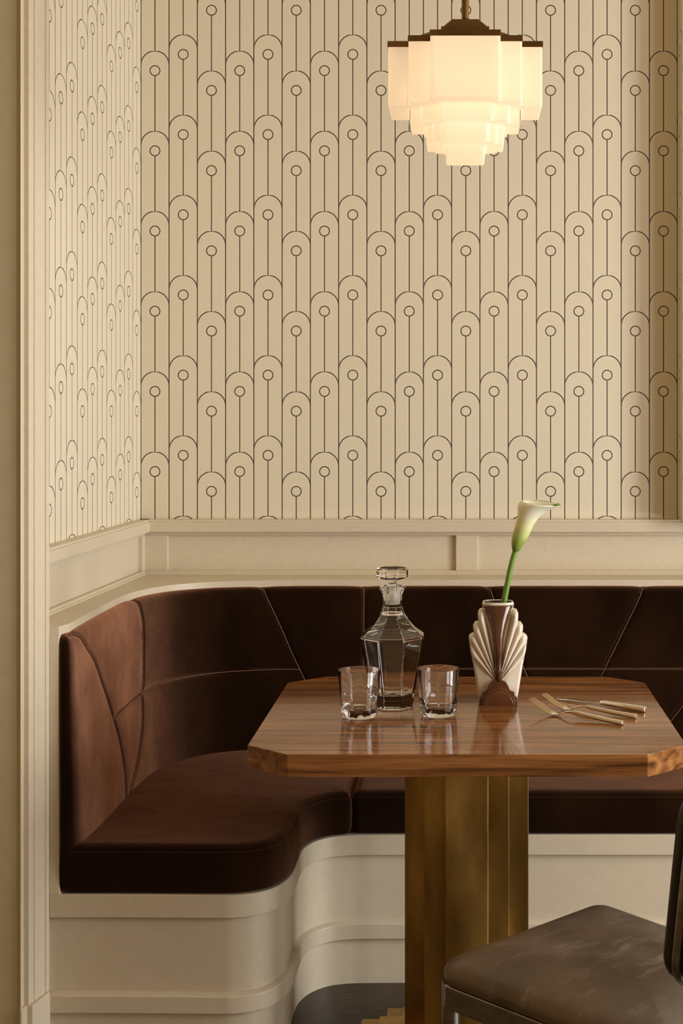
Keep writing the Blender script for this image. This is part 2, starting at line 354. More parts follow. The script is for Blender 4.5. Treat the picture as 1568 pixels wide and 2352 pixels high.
XE = 1.50     # right end of the straight run
TOPC = [(-.853, 3.012), (-.845, 3.010), (-.842, 3.02), (-.842, 3.05), (-.842, 3.12), (-.842, 3.313), (-.8345, 3.513), (-.812, 3.607), (-.766, 3.693), (-.677, 3.761), (-.5375, 3.798), (-.40, 3.810), (-.2646, 3.812)]
BOTC = [(-.826, 2.918), (-.810, 2.918), (-.798, 2.935), (-.790, 2.975), (-.785, 3.06), (-.781, 3.268), (-.774, 3.457), (-.757, 3.554), (-.707, 3.652), (-.643, 3.713), (-.54, 3.748), (-.42, 3.755), (-.2646, 3.756)]
def vprof(v):
    r = .06
    a = np.clip(v/r, 0, 1)*PI/2
    return np.where(v < r, .30*np.sin(a), .30+.70*(v-r)/(1-r)), np.where(v < r, .875-.022*(1-np.cos(a)), .853-.423*(v-r)/(1-r))
NS = 26
Tc = catmull(TOPC, NS); Bc = catmull(BOTC, NS)
# seams: (control index along the corner curve, v down the back)
SEAM_C = {
 'a': [(1.9, .02), (2.875, .023), (3.725, .073), (4.25, .178), (4.55, .333), (4.825, .506), (5.05, .687), (5.13, .835), (5.10, .93), (5.05, 1)],
 'b': [(6.2, 0), (6.45, .04), (6.58, .12), (6.55, .22), (6.47, .32), (6.35, .441), (6.2, .519), (6.13, .62), (5.925, .742), (5.68, .845), (5.35, .93), (5.15, 1)],
 'c': [(4.87, .533), (5.5, .52), (6.175, .513), (7.275, .501), (8.225, .497), (9.075, .494), (9.8, .491), (10.825, .490)],
 'd': [(10.0, 0), (10.12, .07), (10.425, .25), (10.675, .405), (10.95, .556), (11.27, .749), (11.6, 1)],
}
def corner_pt(i, v):
    k = min(i*NS, len(Tc)-1.0001); j = int(k); f = k-j
    T = Tc[j]*(1-f)+Tc[j+1]*f; B = Bc[j]*(1-f)+Bc[j+1]*f; e, z = vprof(np.array(v)); q = T+(B-T)*float(e)
    return np.array((q[0], q[1], float(z)))
XS0 = -.2646
SEAM_S = {   # (x, v) on the straight run
 'e': [(.070, 0), (.078, .05), (.091, .12), (.172, .531), (.255, 1)],
 'f': [(-.12, .489), (XE-.02, .489)],
 'g': [(.486, 0), (.478, .05), (.379, .489), (.262, 1)],
 'h': [(.49, 1), (.551, .80), (.586, .704), (.70, .36), (.83, 0)],
 'i': [(1.03, 0), (1.03, 1)],
}
def straight_pt(x, v):
    e, z = vprof(np.array(v)); return np.array((x, 3.812+(3.756-3.812)*float(e), float(z)))
def densify(poly, fn, n=14):
    out = []
    pts = catmull(poly, n) if len(poly) > 2 else np.array([np.array(poly[0])*(1-t)+np.array(poly[1])*t for t in np.linspace(0, 1, 120)])
    for a in pts: out.append(fn(a[0], min(max(a[1], 0), 1)))
    return np.array(out)
seamC = {k: densify(v, corner_pt) for k, v in SEAM_C.items()}; seamS = {k: densify(v, straight_pt, 40) for k, v in SEAM_S.items()}
edgeline = np.array([corner_pt(12, v) for v in np.linspace(0, 1, 60)])
def seg_dist(P, poly):
    best = np.full(len(P), 9.)
    for a, b in zip(poly[:-1], poly[1:]):
        ab = b-a; l2 = (ab**2).sum()
        if l2 < 1e-12: continue
        t = np.clip(((P-a)@ab)/l2, 0, 1); best = np.minimum(best, np.linalg.norm(P-(a+t[:, None]*ab), axis=1))
    return best
def pad_surface(T, B, seams, name):
    nv = 84; v = np.concatenate([np.linspace(0, .06, 9)[:-1], np.linspace(.06, 1, nv-8)]); nv = len(v)
    e, z = vprof(v); ns = len(T)
    X = T[:, None, 0]+(B-T)[:, None, 0]*e; Y = T[:, None, 1]+(B-T)[:, None, 1]*e; Z = np.broadcast_to(z, X.shape)
    P = np.stack([X, Y, Z], -1)
    ds = np.gradient(P, axis=0); dv = np.gradient(P, axis=1); Nn = np.cross(ds, dv); ln = np.linalg.norm(Nn, axis=-1, keepdims=True); Nn = Nn/np.maximum(ln, 1e-9)
    F = P.reshape(-1, 3); dist = np.full(len(F), 9.)
    for s in seams: dist = np.minimum(dist, seg_dist(F, s))
    disp = .0035*(1-np.exp(-dist/.018))-.0065*np.exp(-(dist/.0034)**2)
    # fade the puff at the ends of the pad
    disp = disp.reshape(ns, nv)
    P = P-Nn*0+Nn*disp[..., None]*PADSIGN
    bm = bmesh.new(); G = [[bm.verts.new(P[i, j]) for j in range(nv)] for i in range(ns)]
    for i in range(ns-1):
        for j in range(nv-1): bm.faces.new((G[i][j], G[i][j+1], G[i+1][j+1], G[i+1][j]))
    # back skin, a little behind the front's top line
    bt = offset([tuple(q) for q in T], .012)
    H1 = [bm.verts.new((x, y, .8752)) for x, y in bt]; H2 = [bm.verts.new((x, y, .43)) for x, y in bt]
    for i in range(ns-1):
        bm.faces.new((H1[i], H1[i+1], H2[i+1], H2[i])); bm.faces.new((G[i][0], G[i+1][0], H1[i+1], H1[i])); bm.faces.new((G[i][-1], H2[i], H2[i+1], G[i+1][-1]))
    bm.faces.new([g for g in G[0]]+[H2[0], H1[0]]); bm.faces.new([g for g in G[-1]][::-1]+[H1[-1], H2[-1]])
    return from_bm(bm)
PADSIGN = 1
_t = np.cross(np.array([1., 0, 0]), np.array([0, 0, -1.]))   # travelling +x, down: normal must face -y
PADSIGN = 1 if _t[1] < 0 else -1
def resample(T, B, step):
    M_ = (T+B)/2; s = np.concatenate([[0], np.cumsum(np.linalg.norm(np.diff(M_, axis=0), axis=1))]); n = int(s[-1]/step)
    q = np.linspace(0, s[-1], n); return np.stack([np.interp(q, s, T[:, k]) for k in (0, 1)], 1), np.stack([np.interp(q, s, B[:, k]) for k in (0, 1)], 1)
Tr, Br = resample(Tc, Bc, .0045)
back1 = bpart('backrest', pad_surface(Tr, Br, list(seamC.values())+[edgeline], 'c'), velvet, smooth=True, angle=60)
xs = np.arange(XS0, XE, .006); Ts = np.stack([xs, np.full(len(xs), 3.812)], 1); Bs = np.stack([xs, np.full(len(xs), 3.756)], 1)
back2 = bpart('backrest', pad_surface(Ts, Bs, list(seamS.values())+[edgeline], 's'), velvet, smooth=True, angle=60)
for k, s in list(seamC.items())+[('edge', edgeline)]:
    bm = bmesh.new(); tube(bm, s, .0011, 6); bpart('piping', from_bm(bm), pipem, True, parent=back1)
for k, s in seamS.items():
    bm = bmesh.new(); tube(bm, s, .0012, 6); bpart('piping', from_bm(bm), pipem, True, parent=back2)

# seat contour (front outline of the upper rail), left to right
CONT = [(-.851, 2.915), (-.75, 2.915), (-.62, 2.913), (-.511, 2.911), (-.471, 2.912), (-.430, 2.924), (-.397, 2.952), (-.376, 2.998), (-.367, 3.045), (-.365, 3.10), (-.365, 3.165), (-.360, 3.225), (-.340, 3.275), (-.3065, 3.308), (-.2646, 3.321), (-.21, 3.324), (-.05, 3.325)]
cont = [tuple(q) for q in catmull(CONT, 8)]
contR = cont+[(.4, 3.325), (XE, 3.325)]
def body_outline(off_in):
    f = [(-.8570, 2.928)]+offset(contR, off_in)[1:]
    return f+[(XE, 3.85), (-.2, 3.85), (-.86, 3.80), (-.86, 3.2)]
bm = bmesh.new(); prism(bm, body_outline(.013), 0.0, .340); base = bpart('base', from_bm(bm), paint, True, angle=30)
def ribbon(z0, z1, d0, d1, slope=0):
    a = offset(contR, d0); b = offset(contR, d1); bm = bmesh.new(); n = len(a)
    a2 = offset(contR, d0+slope)
    q0 = [bm.verts.new((x, y, z0)) for x, y in a]; q1 = [bm.verts.new((x, y, z1)) for x, y in a2]; q2 = [bm.verts.new((x, y, z1)) for x, y in b]; q3 = [bm.verts.new((x, y, z0)) for x, y in b]
    if slope:
        qm = [bm.verts.new((x, y, z1-.006)) for x, y in a]; loops = [q0, qm, q1, q2, q3]
    else: loops = [q0, q1, q2, q3]
    m = len(loops)
    for i in range(n-1):
        for k in range(m): bm.faces.new((loops[k][i], loops[(k+1) % m][i], loops[(k+1) % m][i+1], loops[k][i+1]))
    bm.faces.new([l[0] for l in loops][::-1]); bm.faces.new([l[-1] for l in loops])
    return from_bm(bm)
bpart('seat_rail', ribbon(.305, .3525, 0, .04), paint, True, .0015, angle=30)
bpart('base_rail', ribbon(.108, .149, 0, .03, .012), paint, True, .0012, angle=30)

# cushions
def cushion(outline, z0=.354, z1=.447):
    """outline counter-clockwise, closed"""
    P0 = [Vector(q) for q in outline]; P = []; n = len(P0)
    for i in range(n):                                   # ease the sharp corners
        a_, b_, c_ = P0[i-1], P0[i], P0[(i+1) % n]; u_ = (a_-b_).normalized(); v_ = (c_-b_).normalized()
        if u_.dot(v_) > -.77:
            rr_ = min(.02, .45*(a_-b_).length, .45*(c_-b_).length); q0, q1 = b_+u_*rr_, b_+v_*rr_
            for t_ in (0, .25, .5, .75, 1): P.append(q0*(1-t_)**2+b_*2*t_*(1-t_)+q1*t_**2)
        else: P.append(b_)
    n = len(P)
    # resample to even spacing
    d = [0]
    for i in range(n): d.append(d[-1]+(P[(i+1) % n]-P[i]).length)
    m = int(d[-1]/.008); pts = []; j = 0
    for k in range(m):
        s = d[-1]*k/m
        while d[j+1] < s: j += 1
        pts.append(P[j].lerp(P[(j+1) % n], (s-d[j])/(d[j+1]-d[j])))
    nor = []
    for k in range(m):
        t = (pts[(k+1) % m]-pts[(k-1) % m]).normalized(); nor.append(Vector((t.y, -t.x)))
    bm = bmesh.new(); rings = []
    for off, z in [(-.012, z0), (-.002, z0+.002), (.002, z0+.015), (.004, z0+.05), (.002, z1-.013), (-.001, z1-.009), (-.0005, z1-.006), (-.005, z1), (-.011, z1+.0035), (-.017, z1+.0055), (-.018, z1+.0057)]:
        rings.append([bm.verts.new((pts[k].x+nor[k].x*off, pts[k].y+nor[k].y*off, z)) for k in range(m)])
    for a, b in zip(rings, rings[1:]):
        for k in range(m): bm.faces.new((a[k], a[(k+1) % m], b[(k+1) % m], b[k]))
    for rg in (rings[0], rings[-1]):
        ring2 = [Vector((v_.co.x, v_.co.y)) for v_ in rg]; xs_ = [q.x for q in ring2]; ys_ = [q.y for q in ring2]; inn = []
        gx = min(xs_)+.02
        while gx < max(xs_)-.01:
            gy = min(ys_)+.02
            while gy < max(ys_)-.01:
                c_ = False
                for i in range(m):
                    a_, b_ = ring2[i], ring2[i-1]
                    if (a_.y > gy) != (b_.y > gy) and gx < (b_.x-a_.x)*(gy-a_.y)/(b_.y-a_.y)+a_.x: c_ = not c_
                if c_ and min((Vector((gx, gy))-q).length for q in ring2) > .008: inn.append(Vector((gx, gy)))
                gy += .03
            gx += .03
        vo, eo, fo, ov, oe, of = delaunay_2d_cdt(ring2+inn, [(i, (i+1) % m) for i in range(m)], [], 1, 1e-7)
        z_ = rg[0].co.z; vm = []
        for i, q in enumerate(vo):
            o_ = [t for t in ov[i] if t < m]; vm.append(rg[o_[0]] if o_ else bm.verts.new((q.x, q.y, z_)))
        for f_ in fo:
            try: bm.faces.new([vm[i] for i in f_])
            except ValueError: pass
    pipe = [(pts[k].x+nor[k].x*.0008, pts[k].y+nor[k].y*.0008, z1-.008) for k in range(m)]
    return from_bm(bm), pipe
XSP = -.2615
cc = [q for q in offset(cont, .003) if q[0] <= XSP-.004 and q[0] > -.829]
out1 = [(-.8275, 2.918)]+cc+[(XSP-.002, 3.324), (XSP-.002, 3.80), (-.60, 3.80), (-.80, 3.66), (-.83, 3.5)]
me, pipe = cushion(out1); s1 = bpart('seat_cushion', me, velvet_dimmed, True, angle=60)
bm = bmesh.new(); tube(bm, [q for q in pipe if q[0] > -.90 and (q[1] < 3.34)][0:178], .0013, 6); bpart('piping', from_bm(bm), velvet_dimmed, True, parent=s1)
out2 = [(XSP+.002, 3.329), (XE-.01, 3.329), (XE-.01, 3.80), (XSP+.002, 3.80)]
me, pipe = cushion(out2); s2 = bpart('seat_cushion', me, velvet_dimmed, True, angle=60)
bm = bmesh.new(); tube(bm, [q for q in pipe if q[1] < 3.331], .0013, 6); bpart('piping', from_bm(bm), velvet_dimmed, True, parent=s2)

# painted ledge that wraps round behind the back, and its end stile
Tl = offset([tuple(q) for q in Tr], .0115)
ZL = .894
edge = [q for q in offset([tuple(q) for q in Tr], -.001)]
edge = [q for q in edge if q[1] > 3.03]
led = [(-.8716, 2.985), (-.852, 2.985), (-.8445, 3.014)]+edge[::3]+[(XE, 3.811), (XE, YB-.005), (XL+.004, YB-.005), (-.938, 3.197), (-.935, 3.16), (-.878, 2.987)]
bm = bmesh.new(); prism(bm, led, .876, ZL); bpart('ledge', from_bm(bm), paint, False, .0012)
# backing panel beneath the ledge
bk = [q for q in offset([tuple(q) for q in Tr], .014) if q[1] > 3.03]
pan = [(-.8716, 2.99), (-.860, 2.99)]+bk[::4]+[(XE, 3.826), (XE, YB-.006), (XL+.006, YB-.006), (WL0[0]+.007, 3.197), (WL0[0]+.014, 3.18)]
bm = bmesh.new(); prism(bm, pan, .34, .876); bpart('back_panel', from_bm(bm), paint)
# end stile with a raked front
bm = bmesh.new()
hi_ = [(-.8716, 2.985), (-.852, 2.985), (-.8475, 3.016), (-.8475, 3.04), (-.8716, 3.04)]
lo_ = [(-.851, 2.915), (-.830, 2.915), (-.826, 2.938), (-.826, 3.04), (-.851, 3.04)]
a = [bm.verts.new((x, y, .876)) for x, y in hi_]; b = [bm.verts.new((x, y, .3526)) for x, y in lo_]
for i in range(5): bm.faces.new((b[i], b[(i+1) % 5], a[(i+1) % 5], a[i]))
bm.faces.new(a); bm.faces.new(b[::-1])
bpart('end_stile', from_bm(bm), paint, False, .001)

# ------------------------------------------------------------------ table
ZT = .72; TX, TY = .0085, 2.9715
tb = thing('dining_table', (TX, TY, 0), 'walnut table with clipped corners on a stepped brass pedestal', 'table')
def octo(hx, hy, cx, cy): return [(-hx+cx, -hy), (hx-cx, -hy), (hx, -hy+cy), (hx, hy-cy), (hx-cx, hy), (-hx+cx, hy), (-hx, hy-cy), (-hx, -hy+cy)]
bm = bmesh.new(); prism(bm, octo(.4135, .3795, .083, .074), ZT-.0415, ZT)
link('table_top', from_bm(bm), wood, tb, bevel=.0012)
def stepped(a, b, c):
    """outline of a stepped cross, half sizes a < b < c"""
    q = [(a, c), (a, b), (b, b), (b, a), (c, a)]
    pts = [(x, -y) for x, y in q]                       # lower right going outward
    pts += [(x, y) for x, y in q[::-1]]
    pts += [(-x, y) for x, y in q]
    pts += [(-x, -y) for x, y in q[::-1]]
    return pts
bm = bmesh.new(); prism(bm, stepped(.043, .0865, .128), .0405, ZT-.042); ped = link('pedestal', from_bm(bm), brass, tb)
b = ped.modifiers.new('bevel', 'BEVEL'); b.width = .0013; b.segments = 2; b.limit_method = 'ANGLE'
bm = bmesh.new(); prism(bm, stepped(.09, .14, .188), .0215, .040); link('base_plate', from_bm(bm), brass, tb, bevel=.0015)
bm = bmesh.new(); prism(bm, stepped(.12, .175, .228), .0005, .021); link('base_plate', from_bm(bm), brass, tb, bevel=.0015)

# ------------------------------------------------------------------ pendant lamp
PX, PYY = .0052, 2.83
pl = thing('pendant_lamp', (PX, PYY, 1.846), 'lit stepped opal glass pendant lamp with dark brass cap hanging over the table', 'lamp')
tiers = [(.0665, .1093, .1505, 2.075, 1.9435), (.0505, .0850, .110, 1.95, 1.9113), (.0445, .0620, .0765, 1.92, 1.874), (.0385, .0385, .0385, 1.88, 1.846)]
def inside(x, y, t):
    a, b, c = t[:3]; x = abs(x); y = abs(y)
    return (x < a and y < c) or (x < b and y < b) or (x < c and y < a)
cuts = sorted({s*r for t in tiers for r in t[:3] for s in (-1, 1)})
def height(x, y):
    h = None
    for t in tiers:
        if inside(x, y, t): h = t[4]
    return h
# widen: different tiers' half sizes shape a heightfield of the underside
bm = bmesh.new(); ZTOP = 2.060; n = len(cuts)-1; H = [[height((cuts[i]+cuts[i+1])/2, (cuts[j]+cuts[j+1])/2) for j in range(n)] for i in range(n)]
vd = {}
def vv(x, y, z):
    k = (round(x, 5), round(y, 5), round(z, 5))
    if k not in vd: vd[k] = bm.verts.new(k)
    return vd[k]
levels = sorted({t[4] for t in tiers}|{ZTOP})
def vwall(x0, y0, x1, y1, za, zb):
    for l0, l1 in zip(levels, levels[1:]):
        if l0 >= za-1e-6 and l1 <= zb+1e-6:
            bm.faces.new((vv(x0, y0, l0), vv(x1, y1, l0), vv(x1, y1, l1), vv(x0, y0, l1)))
g = lambda i, j: (H[i][j] if 0 <= i < n and 0 <= j < n and H[i][j] is not None else ZTOP)
for i in range(n):
    for j in range(n):
        if H[i][j] is None: continue
        x0, x1, y0, y1 = cuts[i], cuts[i+1], cuts[j], cuts[j+1]; h = H[i][j]
        bm.faces.new((vv(x0, y0, h), vv(x0, y1, h), vv(x1, y1, h), vv(x1, y0, h)))
        for di, dj, seg in ((-1, 0, (x0, y1, x0, y0)), (1, 0, (x1, y0, x1, y1)), (0, -1, (x0, y0, x1, y0)), (0, 1, (x1, y1, x0, y1))):
            h2 = g(i+di, j+dj)
            if h2 > h+1e-6: vwall(*seg, h, h2)
bmesh.ops.dissolve_limit(bm, angle_limit=.01, verts=bm.verts, edges=bm.edges)
bm.normal_update()
me = bpy.data.meshes.new('m'); bm.to_mesh(me); bm.free(); me.transform(Matrix.Translation((0, 0, -1.846)))
sh = link('lamp_shade', me, opal, pl)
b = sh.modifiers.new('bevel', 'BEVEL'); b.width = .0045; b.segments = 4; b.use_clamp_overlap = False; b.limit_method = 'ANGLE'; b.angle_limit = math.radians(40)
for f in me.polygons: f.use_smooth = True
wn = sh.modifiers.new('wn', 'WEIGHTED_NORMAL'); wn.keep_sharp = False
def lpart(name, bm, m, bevel=.001, smooth=False, parent=None):
    me = from_bm(bm); me.transform(Matrix.Translation((0, 0, -1.846))); return link(name, me, m, parent or pl, bevel=bevel, smooth=smooth)
bm = bmesh.new(); prism(bm, stepped(.0675, .1105, .1520), 2.060, 2.0715); lpart('cap', bm, lampbrass)
def frus(bm, a0, a1, z0, z1):
    A = [bm.verts.new((x*a0, y*a0, z0)) for x, y in ((-1, -1), (1, -1), (1, 1), (-1, 1))]; B = [bm.verts.new((x*a1, y*a1, z1)) for x, y in ((-1, -1), (1, -1), (1, 1), (-1, 1))]
    for i in range(4): bm.faces.new((A[i], A[(i+1) % 4], B[(i+1) % 4], B[i]))
    bm.faces.new(A[::-1]); bm.faces.new(B)
bm = bmesh.new()
frus(bm, .086, .086, 2.0716, 2.079); frus(bm, .086, .058, 2.079, 2.096); frus(bm, .0475, .0475, 2.0960, 2.1060)
frus(bm, .044, .026, 2.106, 2.126)
lpart('cap_tier', bm, lampbrass)
bm = bmesh.new(); lathe(bm, [(0, 2.126), (.012, 2.126), (.012, 2.130), (.0072, 2.133), (.0072, HC-.024), (0, HC-.024)], 24); lpart('rod', bm, lampbrass, 0, True)
bm = bmesh.new(); frus(bm, .06, .06, HC-.012, HC-.0005); frus(bm, .042, .042, HC-.024, HC-.012); lpart('ceiling_rose', bm, lampbrass)
ld = bpy.data.lights.new('lamp_bulb', 'POINT'); ld.energy = LAMP_W; ld.color = (1, .90, .62); ld.shadow_soft_size = .03
lo = bpy.data.objects.new('bulb_light', ld); COL.objects.link(lo); lo.parent = pl; lo.location = (0, 0, 2.0-1.846)

# ------------------------------------------------------------------ decanter
dx, dy = -.149, 3.012
dc = thing('decanter', (dx, dy, ZT), 'tall octagonal clear glass decanter with flat stopper behind the two tumblers', 'decanter')
R0 = 1/math.cos(PI/8); rot = PI/8
outer = [(.040, .0006), (.0425, .003), (.0445, .012), (.0662, .146), (.0668, .150), (.0655, .153), (.0460, .168), (.0345, .182), (.0255, .197), (.0208, .213), (.0195, .226), (.0208, .240), (.0260, .251), (.0275, .2545), (.0262, .2575), (.0190, .2575)]
inner = [(.0165, .255), (.0165, .213), (.0205, .200), (.0300, .184), (.0415, .169), (.0610, .1515), (.0622, .147), (.0405, .034), (.0370, .030), (0, .029)]
bm = bmesh.new(); lathe(bm, [(0, .0006)]+[(r*R0, z) for r, z in outer]+[(r*R0 if r else 0, z) for r, z in inner], 8, rot)
link('bottle', from_bm(bm), glass, dc, bevel=.0012, bseg=2)
st = bmesh.new(); lathe(st, [(0, .2577), (.0120, .2577), (.0105, .2605), (.0095, .265), (.0125, .2695), (.0300, .2745), (.0355, .2775), (.0365, .280), (.0365, .2925), (.0350, .2955), (.0300, .2955), (.027, .292), (0, .292)], 8, rot)
stp = link('stopper', from_bm(st), glass, dc, bevel=.0006)
st = bmesh.new(); lathe(st, [(0, .2185), (.0148, .2185), (.0156, .2560), (.0135, .2575), (0, .2575)], 32); o_ = link('ground_plug', from_bm(st), frost, stp, smooth=True)
o_['label'] = 'frosted ground glass plug'

# ------------------------------------------------------------------ tumblers
def tumbler(x, y, label, rz):
    t = thing('whisky_tumbler', (x, y, ZT), label, 'glass', 'clear tumblers on the table', rz)
    bm = bmesh.new(); seg = 64; prof = [(0, .0030), (.020, .0022), (.029, .0008), (.0330, .0014), (.0362, .006), (.0374, .016), (.0386, .030), (.0434, .097), (.0430, .0982), (.0421, .0978), (.0376, .040), (.0350, .026), (.0290, .0205), (0, .0178)]
    rings = []
    for k, (r, z) in enumerate(prof):
        if r == 0: rings.append([bm.verts.new((0, 0, z))]); continue
        R = []
        for s in range(seg):
            a = 2*PI*s/seg
            lobe = math.cos(8*a); amt = 0
            if k in (2, 3): amt = .0016
            if k in (4,): amt = .0013
            if k in (10, 11, 12): amt = -.0006
            sq = 1+.012*math.cos(8*a+PI) if k in (5, 6) else 1
            dz = .0016*(lobe*.5+.5) if k in (2, 3) else (.0025*lobe if k in (4, 5, 11) else 0)
            R.append(bm.verts.new(((r*sq+amt*lobe)*math.cos(a), (r*sq+amt*lobe)*math.sin(a), z+dz)))
        rings.append(R)
    for a, b in zip(rings, rings[1:]):
        for k in range(seg):
            k2 = (k+1) % seg
            if len(a) == 1: bm.faces.new((a[0], b[k2], b[k]))
            elif len(b) == 1: bm.faces.new((a[k], a[k2], b[0]))
            else: bm.faces.new((a[k], a[k2], b[k2], b[k]))
    link('tumbler_body', from_bm(bm), glass, t, smooth=True, angle=50)
    return t
tumbler(-.212, 2.905, 'clear glass tumbler at the left, in front of the decanter', .1)
tumbler(-.050, 2.922, 'clear glass tumbler between the decanter and the vase', .45)

# ------------------------------------------------------------------ vase
vx, vy = .0765, 3.062
vs = thing('vase', (vx, vy, ZT), 'stepped fan vase in cream and brown glaze holding one lily', 'vase')
k = .9415e-3/3.136
def vp(pts): return [((a-1262.5)*k, (1068-b)*k) for a, b in pts]       # outline measured on the vase's front elevation
def fan(name, outline, hy, m, bev, y0=0, seg=3):
    bm = bmesh.new(); prism(bm, outline, y0-hy, y0+hy, 'y'); return link(name, from_bm(bm), m, vs, bevel=bev, bseg=seg, smooth=True, angle=35)
def mir(pts): return [(-x, z) for x, z in pts][::-1]
def ribs(pts, hy, y0=0):
    bm = bmesh.new(); prism(bm, pts, y0-hy, y0+hy, 'y'); prism(bm, mir(pts), y0-hy, y0+hy, 'y'); return bm
half = vp([(1262, 432), (1190, 425), (1165, 402), (1149, 396), (1128, 403), (1117, 425), (1117, 462), (1119, 490), (1098, 492), (1083, 515), (1083, 548), (1088, 570), (1078, 572), (1057, 586), (1050, 602), (1062, 690), (1085, 800), (1110, 960), (1128, 1068)])
sil = half+mir(half)[:-1]
FC = (0.0, .045)
def ray_out(th):
    dx_, dz_ = math.sin(th), math.cos(th); best = 0
    for (x0, z0), (x1, z1) in zip(sil, sil[1:]+sil[:1]):
        ex, ez = x1-x0, z1-z0; den = dx_*ez-dz_*ex
        if abs(den) < 1e-12: continue
        t_ = ((x0-FC[0])*ez-(z0-FC[1])*ex)/den; u_ = ((x0-FC[0])*dz_-(z0-FC[1])*dx_)/den
        if t_ > 0 and -1e-6 <= u_ <= 1+1e-6: best = max(best, t_)
    return best
GR = [0, 12.0, 18.4, 26.6, 35.0, 47.0, 140]
def rib_bump(deg):
    deg = abs(deg)
    for a, b in zip(GR, GR[1:]):
        if a <= deg < b:
            f = (deg-a)/(b-a); return (max(0, math.sin(PI*min(f, 1)))**.6)*(1 if b < 60 else .6)
    return .3
degs = [x*.6 for x in range(0, 91)]+list(range(57, 181, 3)); degs = [-x for x in degs[::-1] if 0 < x < 180]+degs
bm = bmesh.new(); NR = 22; frt = []; bck = []; cf = bm.verts.new((FC[0], -.036, FC[1])); cb = bm.verts.new((FC[0], .036, FC[1]))
for dg in degs:
    R_ = ray_out(math.radians(dg)); rf = []; rb_ = []
    for q in range(1, NR+1):
        rho = q/NR; rr = R_*rho; x_ = FC[0]+rr*math.sin(math.radians(dg)); z_ = FC[1]+rr*math.cos(math.radians(dg))
        base_d = .034-(.010 if abs(dg) < 11.5 else 0)-.014*min(1, (abs(x_)/.066))**1.3; grow = min(1, rho/.35)
        edge_ = (max(0, 1-((rho-.90)/.10)**2)**.5 if rho > .90 else 1)
        dep = (base_d-.0065+.0085*rib_bump(dg)*grow)*(.45+.55*edge_)
        rf.append(bm.verts.new((x_, -dep, max(z_, .0006)))); rb_.append(bm.verts.new((x_, dep, max(z_, .0006))))
    frt.append(rf); bck.append(rb_)
nd = len(degs)
for a in range(nd):
    b = (a+1) % nd
    bm.faces.new((cf, frt[a][0], frt[b][0])); bm.faces.new((cb, bck[b][0], bck[a][0]))
    for q in range(NR-1):
        bm.faces.new((frt[a][q], frt[a][q+1], frt[b][q+1], frt[b][q])); bm.faces.new((bck[b][q], bck[b][q+1], bck[a][q+1], bck[a][q]))
    bm.faces.new((frt[a][-1], bck[a][-1], bck[b][-1], frt[b][-1]))
link('ribbed_body', from_bm(bm), cream, vs, smooth=True, angle=50)
# neck with an open mouth: oval tube sweeping down into the body
bm = bmesh.new(); rings = []
for hw, hd, z, inn in [(.0085, .036, .050, 0), (.0095, .0385, .090, 0), (.012, .0385, .125, 0), (.018, .037, .160, 0), (.0265, .034, .190, 0), (.0335, .031, .206, 0), (.0345, .030, .213, 0), (.0325, .028, .2175, 0), (.0300, .0255, .2170, 1), (.028, .0235, .205, 1), (.024, .019, .194, 1)]:
    rings.append([bm.verts.new((hw*math.copysign(abs(math.cos(a))**.8, math.cos(a)), hd*math.copysign(abs(math.sin(a))**.75, math.sin(a)), z)) for a in [2*PI*s/48 for s in range(48)]])
for a, b in zip(rings, rings[1:]):
    for q in range(48): bm.faces.new((a[q], a[(q+1) % 48], b[(q+1) % 48], b[q]))
bm.faces.new(rings[0][::-1]); bm.faces.new(rings[-1])
link('neck', from_bm(bm), cream, vs, smooth=True, angle=50)
bm = bmesh.new(); rings = []
for hw, hd, z in [(.0288, .0243, .2162), (.0273, .0228, .205), (.0233, .0183, .1946)]:
    rings.append([bm.verts.new((hw*math.copysign(abs(math.cos(a))**.8, math.cos(a)), hd*math.copysign(abs(math.sin(a))**.75, math.sin(a)), z)) for a in [2*PI*s/48 for s in range(48)]])
for a, b in zip(rings, rings[1:]):
    for q in range(48): bm.faces.new((a[q], a[(q+1) % 48], b[(q+1) % 48], b[q]))
bm.faces.new(rings[-1])
link('inner_glaze', from_bm(bm), hole, vs, smooth=True, angle=50)  # dark liner painting in the shade of the open mouth
# brown funnel stripe lying on the neck, front and back
def stripe():
    bm = bmesh.new()
    prof_ = [(.0068, .050), (.0072, .075), (.0078, .100), (.0092, .125), (.0125, .150), (.0180, .172), (.0245, .192), (.0300, .208), (.0310, .2125)]
    lerp = lambda z, kk: float(np.interp(z, [.050, .090, .125, .160, .190, .206, .213], kk))
    for sgn in (-1, 1):
        rows = []
        for hw, z in prof_:
            H_ = lerp(z, [.0085, .0095, .012, .018, .0265, .0335, .0345]); D_ = lerp(z, [.036, .0385, .0385, .037, .034, .031, .030]); row = []
            for s in range(-6, 7):
                xx = hw*s/6; f = min(abs(xx)/H_, .999); dd = (D_+.0016)*max(0, 1-f**2.5)**.375; row.append((xx, sgn*dd, z))
            rows.append([bm.verts.new(q) for q in row])
        for a, b in zip(rows, rows[1:]):
            for i in range(12): bm.faces.new((a[i], a[i+1], b[i+1], b[i]))
    return bm
so = link('centre_stripe', from_bm(stripe()), brown_glaze, vs, smooth=True)
sd = so.modifiers.new('solid', 'SOLIDIFY'); sd.thickness = .0018; sd.offset = 0
